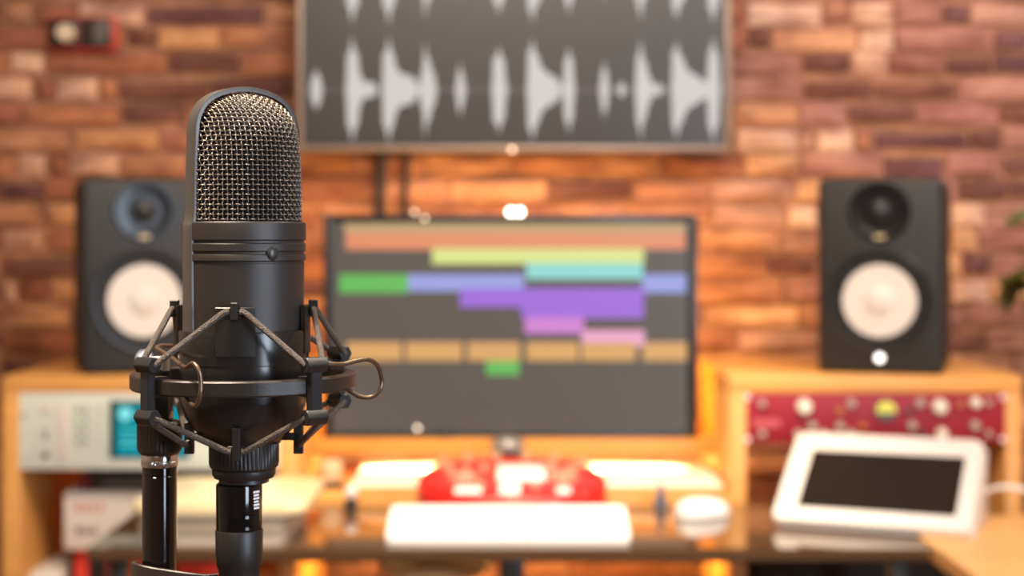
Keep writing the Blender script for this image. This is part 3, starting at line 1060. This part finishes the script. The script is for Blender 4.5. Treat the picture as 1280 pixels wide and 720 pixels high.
tips = [((1258, 278), (1300, 262), .05, 0), ((1245, 352), (1292, 345), .045, 1), ((1243, 372), (1290, 330), .045, 1), ((1252, 388), (1280, 345), .04, 2),
        ((1262, 366), (1300, 352), .05, 2), ((1262, 340), (1305, 372), .04, 1), ((1275, 310), (1320, 330), .05, 0)]
joints = []
for (tip, root, wd, ci) in tips:
    a = W(root[0], root[1], 3.27) - base
    b = W(tip[0], tip[1], 3.26) - base
    d = b - a
    L = d.length
    leaf(a, d + Vector((0, 0, .1 * L)), L * 1.08, wd * 1.6, ci)
    joints.append(a)
for i in range(16):
    a = Vector((rp.uniform(-.02, .10), rp.uniform(-.06, .06), rp.uniform(.75, 1.42)))
    d = Vector((rp.uniform(.3, 1), rp.uniform(-.8, .4), rp.uniform(-.1, .7)))
    leaf(a, d, rp.uniform(.10, .16), rp.uniform(.04, .06), i % 3)
    joints.append(a)
for a in joints[::2] + joints[1::2]:
    foot = Vector((rp.uniform(-.05, .05), rp.uniform(-.05, .05), .26))
    obj('stem', tube(BM(), smooth_path([foot, Vector((foot.x * .7 + a.x * .3, foot.y, a.z * .6)), a], 4), .003, 6), mat('stem_green', (0.10, 0.13, 0.04, 1), 0.6), t)

# ================================================================== the microphone
U = .35e-3
MX, MY = (305 - 640) * U, .70
MZ0 = CZ - (720 - 300) * U
PSI = R(36)
h_ = lambda py: (720 - py) * U
BODY = mat('mic_body', (0.034, 0.028, 0.025, 1), 0.42, 0.25, bump=0.12, bscale=3500)
mic = thing('condenser_microphone', 'black side-address condenser microphone with woven wire grille in the shock mount', 'microphone', (MX, MY, MZ0))
prof = [(0, 277.5), (70, 277.5), (75, 277.5), (76.6, 279), (77, 281), (77, 299.5), (76, 300.5), (74.6, 301), (74.6, 303.5), (76, 304), (76.6, 305), (76.6, 313), (76, 314), (74.6, 314.5), (74.6, 317), (76, 317.5), (76.5, 318.5), (76.5, 325), (75.5, 326), (74.2, 326.5), (74.2, 328), (75, 328.6),
        (74.6, 360), (74.0, 412), (73.5, 470), (70, 500), (60, 525), (42, 548), (28, 552), (28, 600), (0, 600)]
obj('body', lathe(BM(), [(r * U, h_(z)) for r, z in prof], 128), BODY, mic, 30)


def aprof(h):      # half width of the grille in the rim plane
    return float(np.interp(h, [0, 60, 100, 120, 132, 140, 147, 153, 157, 160], [70, 69.5, 67.5, 64, 59, 53, 45, 35.5, 25, 7]))


def dprof(h):      # depth of the grille from the rim plane
    return float(np.interp(h, [0, 50, 85, 105, 119, 130, 139, 147, 153, 157, 160], [70, 69.5, 68, 65, 60.5, 54, 46, 36, 26, 15, 4]))


def smooth_tab(f, n=400):
    hs = np.linspace(0, 160, n)
    v = np.array([f(x) for x in hs])
    k = np.ones(13) / 13
    pad = np.concatenate([np.full(6, v[0]), v, 2 * v[-1] - v[-2:-8:-1]])
    return hs, np.convolve(pad, k, 'valid')


hsA, vA = smooth_tab(aprof)
_, vD = smooth_tab(dprof)
vD = np.maximum(vD, 1.0)
vA = np.maximum(vA, 2.0)


dA = np.gradient(vA, hsA)
dD = np.gradient(vD, hsA)
S_R = 70.0


def surf(sv, hh):
    """points of the front grille in px units: s (in the rim plane), n (to the front), z, with outward normals"""
    a = np.interp(hh, hsA, vA)
    d = np.interp(hh, hsA, vD)
    u = np.clip(sv / a, -.9999, .9999)
    n = d * np.sqrt(1 - u * u)
    P = np.stack([u * a, n, hh], -1)
    g = np.stack([u / a, n / d ** 2, -(u * u * np.interp(hh, hsA, dA) / a + n * n * np.interp(hh, hsA, dD) / d ** 3)], -1)
    return P, g / (np.linalg.norm(g, axis=-1, keepdims=True) + 1e-9)


# rows at even arc length along the middle of the front
hh = np.linspace(0, 160, 800)
c = surf(np.zeros_like(hh), hh)[0]
arc = np.concatenate([[0], np.cumsum(np.linalg.norm(np.diff(c, axis=0), axis=1))])
PITCH = 6.0
nrow = int(arc[-1] / PITCH)
rowh = np.interp((np.arange(nrow) + .5) * PITCH, arc, hh)
NC = 36
AMP = 1.45
E_S = np.array([math.cos(PSI), math.sin(PSI), 0])
E_N = np.array([math.sin(PSI), -math.cos(PSI), 0])


def to_world(P, sgn):
    """px units in (s, n, z above 278) -> local metres"""
    q = P[..., 0:1] * E_S * sgn + P[..., 1:2] * E_N * sgn
    q = q * U
    q[..., 2] = h_(278) + P[..., 2] * U
    return q


def np_tubes(paths, r, n=5):
    V, Fc = [], []
    off = 0
    for p in paths:
        t = np.gradient(p, axis=0)
        t /= np.linalg.norm(t, axis=1, keepdims=True) + 1e-12
        up = np.array([.21, .33, .92])
        s = np.cross(t, up)
        s /= np.linalg.norm(s, axis=1, keepdims=True) + 1e-12
        u = np.cross(s, t)
        ang = 2 * PI * np.arange(n) / n
        ring = p[:, None] + r * (s[:, None] * np.cos(ang)[None, :, None] + u[:, None] * np.sin(ang)[None, :, None])
        V.append(ring.reshape(-1, 3))
        L = len(p)
        i = np.arange(L - 1)[:, None] * n
        k = np.arange(n)[None]
        k2 = (k + 1) % n
        Fc.append((np.stack([i + k, i + k2, i + n + k2, i + n + k], -1).reshape(-1, 4) + off))
        off += L * n
    return np.concatenate(V), np.concatenate(Fc)


WIRE = mat('grille_wire', (0.26, 0.22, 0.185, 1), 0.36, 0.85)
HOLLOW = mat('grille_hollow', (0.004, 0.004, 0.004, 1), 0.9)
for sgn, nm in ((1, 'front_grille'), (-1, 'rear_grille')):
    paths = []
    SUB = 4
    col_s = lambda c: S_R * np.sin(PI * ((c + .5) / NC - .5))
    for j, hj in enumerate(rowh):
        lim = math.asin(min(.9995, float(np.interp(hj, hsA, vA)) / S_R * .9995))
        lo, hi = (-lim / PI + .5) * NC - .5, (lim / PI + .5) * NC - .5
        tt = np.linspace(lo, hi, max(8, int((hi - lo) * SUB)))
        P, N = surf(col_s(tt), np.full_like(tt, hj))
        paths.append(to_world(P + N * (np.cos(PI * (tt + j)) * AMP)[:, None], sgn))
    for i in range(NC):
        tt = np.arange(-.5 * SUB, (nrow - .5) * SUB + 1) / SUB
        hv = np.interp(tt, np.arange(-1, nrow + 1), np.concatenate([[0], rowh, [160]]))
        si = float(col_s(i))
        ok = np.interp(hv, hsA, vA) >= abs(si)
        tt, hv = tt[ok], hv[ok]
        if len(tt) < 4:
            continue
        P, N = surf(np.full_like(hv, si), hv)
        paths.append(to_world(P + N * (-np.cos(PI * (tt + i)) * AMP)[:, None], sgn))
    V, Fc = np_tubes(paths, 0.92 * U)
    me = bpy.data.meshes.new(nm)
    me.from_pydata(V.tolist(), [], Fc.tolist())
    me.polygons.foreach_set('use_smooth', [True] * len(me.polygons))
    me.materials.append(WIRE)
    o = bpy.data.objects.new(nm, me)
    COL.objects.link(o)
    o.parent = mic
    if sgn == 1:
        o['label'] = 'woven wire mesh of the front grille'
# dark inner gauze
bm = BM()
hs = np.linspace(0, 158, 30)
rows = []
for hv in hs:
    a = max(np.interp(hv, hsA, vA) - 4.5, .5)
    d = max(np.interp(hv, hsA, vD) - 4.5, .5)
    row = []
    for i in range(48):
        ph = 2 * PI * i / 48
        P = np.array([a * math.sin(ph), d * math.cos(ph), max(hv - 2, 0)])
        row.append(bm.verts.new(to_world(P[None], 1)[0]))
    rows.append(row)
for A, B in zip(rows, rows[1:]):
    for i in range(48):
        j = (i + 1) % 48
        bm.faces.new((A[i], A[j], B[j], B[i]))
bm.faces.new(rows[-1])
obj('inner_gauze', bm, HOLLOW, mic, 60)

# rim: arch band that runs down both sides of the body
rp_ = [(77.6, 412), (77.6, 330), (77.8, 300), (77.6, 283), (75.5, 276), (74, 262), (73.6, 220), (72.6, 180), (71.8, 160), (68.5, 146), (62, 134), (54.5, 126.0), (46, 120.3), (34, 115), (18, 111), (0, 109.2)]
left = smooth_path([Vector((-s, 0, z)) for s, z in rp_], 4)
path = left + [Vector((-p.x, 0, p.z)) for p in left[-2::-1]]
bm = BM()
secs = []
WB, TH = 12.5, 6.0
for i, p in enumerate(path):
    a, b = path[max(i - 1, 0)], path[min(i + 1, len(path) - 1)]
    tdir = (b - a).normalized()
    nd = Vector((tdir.z, 0, -tdir.x))       # outward (path goes up the left side; z is measured downward)
    if nd.dot(Vector((p.x, 0, p.z - 250))) < 0:
        nd = -nd
    ring = []
    for (o_, n_) in ((-TH, -WB), (-1.4, -WB), (-.4, -WB + .5), (0, -WB + 1.6), (0, WB - 1.6), (-.4, WB - .5), (-1.4, WB), (-TH, WB)):
        s = p.x + nd.x * o_
        z = p.z + nd.z * o_
        q = (E_S * s + E_N * n_) * U
        ring.append(bm.verts.new((q[0], q[1], h_(z))))
    secs.append(ring)
for A, B in zip(secs, secs[1:]):
    for i in range(8):
        j = (i + 1) % 8
        bm.faces.new((A[i], A[j], B[j], B[i]))
bm.faces.new(secs[0]); bm.faces.new(secs[-1][::-1])
obj('rim', bm, mat('mic_rim', (0.085, 0.075, 0.068, 1), 0.38, 0.3), mic, 40)
# round badge button on the front
bm = BM()
prof = [(0, 3.6), (3, 3.4), (6, 2.4), (8, .6), (8.2, -1.5)]
for_axis = Vector((E_N[0], E_N[1], 0))
q = for_axis.to_track_quat('Z', 'Y')
rows = []
for r, z in prof:
    rows.append([bm.verts.new(for_axis * (75.5 + z) * U + q @ Vector((r * U * math.cos(2 * PI * i / 32), r * U * math.sin(2 * PI * i / 32) * 1.12, 0)) + Vector((0, 0, h_(316.5)))) for i in range(32)])
for A, B in zip(rows, rows[1:]):
    for i in range(32):
        j = (i + 1) % 32
        bm.faces.new((A[i], A[j], B[j], B[i]))
bmesh.ops.remove_doubles(bm, verts=bm.verts[:], dist=1e-7)
obj('front_button', bm, mat('button_black', (0.03, 0.027, 0.026, 1), 0.35), mic, 50)

# ------------------------------------------------------------------ shock mount
sm = thing('shock_mount', 'black spider shock mount with elastic cords cradling the microphone', 'shock mount', (MX, MY, MZ0))
CR = mat('cradle_black', (0.016, 0.014, 0.013, 1), 0.24)
MATTE = mat('mount_black', (0.014, 0.012, 0.011, 1), 0.40)


def polar(th, r, py):
    return Vector((r * U * math.sin(th), -r * U * math.cos(th), h_(py)))


prof = [(76.2, 414), (77, 411.5), (80.5, 411.5), (81.5, 414), (81, 436), (80.2, 452), (79.4, 453), (79.4, 497), (78, 503), (73, 519), (64, 533), (52, 545), (46, 550), (46, 553), (40, 553), (40, 548), (50, 541), (62, 529), (70, 516), (74.6, 500), (76.2, 490)]
obj('cradle', lathe(BM(), [(r * U, h_(z)) for r, z in prof], 96, closed=True), CR, sm, 30)
HOOKS = [R(-89), R(2), R(91), R(182)]
POSTS = [R(-42), R(44.5), R(131), R(-139)]


def arc_plate(bm, th, half, r0, r1, y0, y1, n=10):
    lathe(bm, [(r0 * U, h_(y1)), (r1 * U, h_(y1)), (r1 * U, h_(y0 + 1)), ((r1 - .8) * U, h_(y0)), (r0 * U, h_(y0))], n, a0=th - half, a1=th + half, closed=True)
    # end caps
    bm.verts.ensure_lookup_table()
    base = len(bm.verts) - 5 * (n + 1)
    bm.faces.new([bm.verts[base + k * (n + 1)] for k in range(5)])
    bm.faces.new([bm.verts[base + k * (n + 1) + n] for k in range(5)][::-1])


def rbox(bm, th, r0, r1, tw, y0, y1, bev=.8):
    n0 = len(bm.verts)
    box(bm, -tw / 2 * U, tw / 2 * U, -r1 * U, -r0 * U, h_(y1), h_(y0), bev * U, 1)
    bm.verts.ensure_lookup_table()
    m = Matrix.Rotation(th, 4, 'Z')
    for v in bm.verts[n0:]:
        v.co = m @ v.co


for th in HOOKS:
    bm = BM()
    arc_plate(bm, th, R(17), 76.5, 82.5, 381, 440)
    tb = obj('hook_tab', bm, MATTE, sm, 30)
    bm = BM()
    rbox(bm, th, 81, 92, 9, 375, 396)
    rbox(bm, th, 81, 87, 16, 391, 394)
    obj('hook', bm, MATTE, tb, 30)
    bm = BM()
    rbox(bm, th, 62, 74, 9, 527, 567)
    rbox(bm, th, 40, 70, 9, 541, 550)
    rbox(bm, th, 66, 71, 22, 549, 553)
    obj('lower_hook', bm, MATTE, sm, 30)
# ring
prof = [(124, 466), (126, 464.6), (137.5, 464.6), (139.5, 466.5), (139.5, 481.5), (137.5, 483.5), (126, 483.5), (124, 482)]
obj('ring', lathe(BM(), [(r * U, h_(z + .5)) for r, z in prof], 128, closed=True), mat('ring_black', (0.026, 0.021, 0.018, 1), 0.30, 0.2, bump=0.15, bscale=3000), sm, 30)
for i, th in enumerate(POSTS):
    bm = BM()
    rbox(bm, th, 138, 149, 17, 452, 506, 1.5)
    rbox(bm, th, 120, 145, 13, 462.5, 465.5, .5)
    rbox(bm, th, 120, 145, 13, 483.5, 486.5, .5)
    pst = obj('post', bm, mat('post_black', (0.014, 0.014, 0.015, 1), 0.35), sm, 30)
    td = Vector((math.cos(th), math.sin(th), 0))
    for py in (448, 510):
        p = polar(th, 144, py)
        bm = BM()
        cyl(bm, p - td * 15 * U, p + td * 15 * U, 10.5 * U, n=6)
        bmesh.ops.bevel(bm, geom=bm.edges[:], offset=1.0 * U, segments=1, affect='EDGES')
        obj('clamp_nut', bm, mat('post_black', None), pst, 30)
CORD = mat('elastic_cord', (0.105, 0.080, 0.062, 1), 0.40, bump=0.8, bscale=1600, vary=0.35, scale=900)
for hi, th in enumerate(HOOKS):
    for sgn in (-1, 1):
        nb = [p for p in POSTS]
        # neighbour post on that side
        best = min(nb, key=lambda p: (((p - th) * sgn) % (2 * PI)))
        for (r0, y0, r1, y1, dr) in ((88, 386, 144, 448, 0), (71, 555, 144, 510, 0)):
            a = polar(th + sgn * 6 / r0, r0, y0)
            mid0 = polar(th + sgn * 13 / r0, r0 + 1.5, y0 + (1.5 if y0 < 450 else -1))
            tdv = Vector((math.cos(best), math.sin(best), 0))
            b = polar(best, r1, y1) - tdv * sgn * 13 * U
            bm = BM()
            pts = [a, mid0, mid0.lerp(b, .25), mid0.lerp(b, .5), mid0.lerp(b, .75), b]
            tube(bm, smooth_path(pts, 4), 3.8 * U, 10)
            obj('elastic_cord', bm, CORD, sm, 60)
# wire clips
BR = mat('bronze_wire', (0.20, 0.14, 0.095, 1), 0.35, 0.8)


def wire(pts, r):
    bm = BM()
    tube(bm, smooth_path(pts, 8), r * U, 10)
    obj('wire_loop', bm, BR, sm, 60)


wpt = lambda px, py, D: W(px, py, D) - Vector((MX, MY, MZ0))
wire([wpt(404, 453, .672), wpt(416, 455, .675), wpt(430, 455, .68), wpt(446, 451, .685), wpt(461, 449.5, .69), wpt(472, 457, .695), wpt(477, 473, .70), wpt(475, 487, .70), wpt(465, 496, .70), wpt(451, 496, .70), wpt(441, 491, .70), wpt(430, 484, .70)], 2.9)
wire([wpt(214, 432, .735), wpt(202, 432, .72), wpt(196, 435, .705), wpt(205, 441, .695), wpt(216, 448, .68), wpt(226, 456, .665), wpt(233, 459, .655), wpt(241, 454, .648), wpt(248, 462, .645), wpt(251, 477, .645), wpt(250, 495, .645), wpt(245, 507, .65), wpt(238, 504, .655), wpt(233, 497, .66)], 2.6)
# knurled nut and collar under the cradle
bm = BM()
lathe(bm, [(29 * U, h_(549)), (40 * U, h_(549)), (43.5 * U, h_(552)), (43.5 * U, h_(553)), (43.5 * U, h_(577)), (42.5 * U, h_(582)), (40 * U, h_(584.5)), (29 * U, h_(584.5))], 216, ribs=(54, 1.2 * U, 3, 4), closed=True)
obj('ribbed_nut', bm, MATTE, sm, 30)
bm = BM()
lathe(bm, [(29 * U, h_(584.5)), (38.5 * U, h_(584.5)), (39.5 * U, h_(586)), (39.5 * U, h_(592)), (37 * U, h_(596.5)), (31 * U, h_(597.5)), (31 * U, h_(602)), (29 * U, h_(603))], 72, closed=True)
obj('collar', bm, MATTE, sm, 30)
# bracket that joins the ring to the stand
PX, PY = W(199.5, 300, .7217).x, .7217
bx, by = PX - MX, PY - MY
FZ = lambda py: (CZ - (py - 300) * .7217 / F) - MZ0
bm = BM()
box(bm, bx - 15 * U, bx + 15 * U, by - 16 * U, by + 16 * U, FZ(526), FZ(487), 2 * U)
obj('stand_bracket', bm, MATTE, sm, 30)
bm = BM()
lathe(bm, [(13 * U, FZ(464)), (13 * U, FZ(448)), (11 * U, FZ(446)), (0, FZ(447))], 32, (bx, by, 0))
obj('bracket_screw', bm, mat('pale_steel', (0.7, 0.68, 0.62, 1), 0.4, 0.6), sm, 30, 'silver screw head')
bm = BM()
lathe(bm, [(8 * U, FZ(490)), (15 * U, FZ(490)), (15 * U, FZ(463)), (8 * U, FZ(463))], 32, (bx, by, 0), closed=True)
obj('bracket_socket', bm, MATTE, sm, 30)

# ------------------------------------------------------------------ microphone stand
st = thing('microphone_stand', 'glossy black microphone stand tube with knurled nut and silver collar', 'stand', (PX, PY, 0))
GZ = lambda py: CZ - (py - 300) * .7217 / F
u2 = .7217 / F
bm = BM()
lathe(bm, [(15 * u2, GZ(526)), (25 * u2, GZ(526)), (28 * u2, GZ(529)), (28 * u2, GZ(530)), (28 * u2, GZ(558)), (27 * u2, GZ(563)), (23 * u2, GZ(567.5)), (15 * u2, GZ(567.5))], 160, ribs=(40, .9 * u2, 3, 4), closed=True)
obj('knurled_nut', bm, mat('nut_black', (0.016, 0.012, 0.010, 1), 0.38), st, 30)
bm = BM()
lathe(bm, [(15 * u2, GZ(567.5)), (22 * u2, GZ(567.5)), (22.4 * u2, GZ(569)), (22.4 * u2, GZ(574)), (21.4 * u2, GZ(575)), (22.8 * u2, GZ(576)), (22.8 * u2, GZ(580.5)), (21.8 * u2, GZ(582.5)), (15 * u2, GZ(582.5))], 160, ribs=(40, .8 * u2, 5, 6), closed=True)
obj('silver_collar', bm, CHROME, st, 30, 'silver threaded collar')
GL = mat('tube_gloss', (0.010, 0.006, 0.005, 1), 0.09)
bm = BM()
lathe(bm, [(0, GZ(582)), (20.4 * u2, GZ(582)), (21.4 * u2, GZ(583.5)), (21.4 * u2, GZ(592)), (20.8 * u2, GZ(592.6)), (20.8 * u2, GZ(593.4)), (21.4 * u2, GZ(594)), (21.6 * u2, .03), (0, .03)], 48)
obj('tube', bm, GL, st, 30)
bm = BM()
lathe(bm, [(0, 0), (.14, 0), (.14, .012), (.13, .022), (.03, .032), (.012, .05), (0, .05)], 64)
obj('base', bm, BLACK_METAL, st, 30)
# clamp with a forked arm that reaches under the connector
bm = BM()
lathe(bm, [(21.7 * u2, GZ(726)), (30 * u2, GZ(726)), (31 * u2, GZ(728)), (31 * u2, GZ(752)), (21.7 * u2, GZ(752))], 40, closed=True)
cl = obj('clamp', bm, MATTE, st, 30)
bm = BM()
pts = [(-30, 4, 702), (-30, -12, 700), (-21, -28, 699), (-4, -36, 701), (20, -40, 704), (45, -46, 706), (68, -52, 707), (82, -50, 706)]
P = smooth_path([Vector((x * u2, y * u2, GZ(z))) for x, y, z in pts], 5)
secs = []
for i, p in enumerate(P):
    a, b = P[max(i - 1, 0)], P[min(i + 1, len(P) - 1)]
    tdir = (b - a); tdir.z = 0; tdir.normalize()
    nd = Vector((tdir.y, -tdir.x, 0))
    secs.append([bm.verts.new(p + nd * n_ * u2 + Vector((0, 0, -z_ * u2))) for n_, z_ in ((-2.5, .8), (-1.6, 0), (1.6, 0), (2.5, .8), (2.5, 40), (-2.5, 40))])
for A, B in zip(secs, secs[1:]):
    for i in range(6):
        j = (i + 1) % 6
        bm.faces.new((A[i], A[j], B[j], B[i]))
bm.faces.new(secs[0]); bm.faces.new(secs[-1][::-1])
obj('clamp_arm', bm, mat('arm_brown_black', (0.03, 0.022, 0.017, 1), 0.4), st, 40)

# ------------------------------------------------------------------ microphone cable with its connector
mc = thing('microphone_cable', 'black cable connector with ribbed collar plugged in under the microphone', 'cable', (MX, MY, 0))
k_ = lambda py: CZ - (py - 300) * U
x0_ = -6.0 * U
bm = BM()
lathe(bm, [(0, k_(603)), (26 * U, k_(603)), (28.4 * U, k_(605)), (28.8 * U, k_(608)), (28.6 * U, k_(660)), (28 * U, k_(662)), (0, k_(662))], 64, (x0_, 0, 0))
obj('connector', bm, BLACK_GLOSS, mc, 30)
bm = BM()
lathe(bm, [(0, k_(661)), (28.5 * U, k_(661)), (29.6 * U, k_(663)), (29.2 * U, k_(690)), (27.5 * U, k_(708)), (25.5 * U, k_(711)), (25.0 * U, k_(722)), (22 * U, k_(760)), (14 * U, k_(800)), (0, k_(802))], 64, (x0_, 0, 0))
obj('boot', bm, mat('boot_rubber', (0.014, 0.012, 0.011, 1), 0.45), mc, 40)
bm = BM()
tube(bm, smooth_path([Vector((x0_, 0, k_(795))), Vector((x0_, 0, k_(900))), Vector((x0_ + .01, -.01, .7)), Vector((x0_ + .07, -.05, .35)), Vector((x0_ + .17, -.14, .06)), Vector((x0_ + .24, -.20, .006)), Vector((x0_ + .35, -.32, .006)), Vector((.5, -.6, .006))], 8), .0035, 10)
obj('cord', bm, BLACK, mc, 60)
# printed white bars and the latch on the connector
bm = BM()
for i, (wd, sh) in enumerate(((13, 0), (11, 1), (12, .5), (10, 2), (12, 1.5), (11, 2.5))):
    th = R(46 + sh * .8)
    arc_r = 29.0
    lathe(bm, [(arc_r * U, k_(611 + i * 4.0 + 2.6)), ((arc_r + .3) * U, k_(611 + i * 4.0 + 2.6)), ((arc_r + .3) * U, k_(611 + i * 4.0)), (arc_r * U, k_(611 + i * 4.0))], 4, (x0_, 0, 0), a0=th, a1=th + R(wd * 1.7), closed=True)
obj('white_print', bm, mat('print_white', (0.85, 0.82, 0.80, 1), 0.5), mc, 0, 'white printed bars')
bm = BM()
for (ya, yb) in ((641, 644.5), (655, 658.5)):
    lathe(bm, [(28.4 * U, k_(yb)), (30.2 * U, k_(yb)), (30.2 * U, k_(ya)), (28.4 * U, k_(ya))], 8, (x0_, 0, 0), a0=R(22), a1=R(62), closed=True)
obj('latch', bm, BLACK_GLOSS, mc, 30)
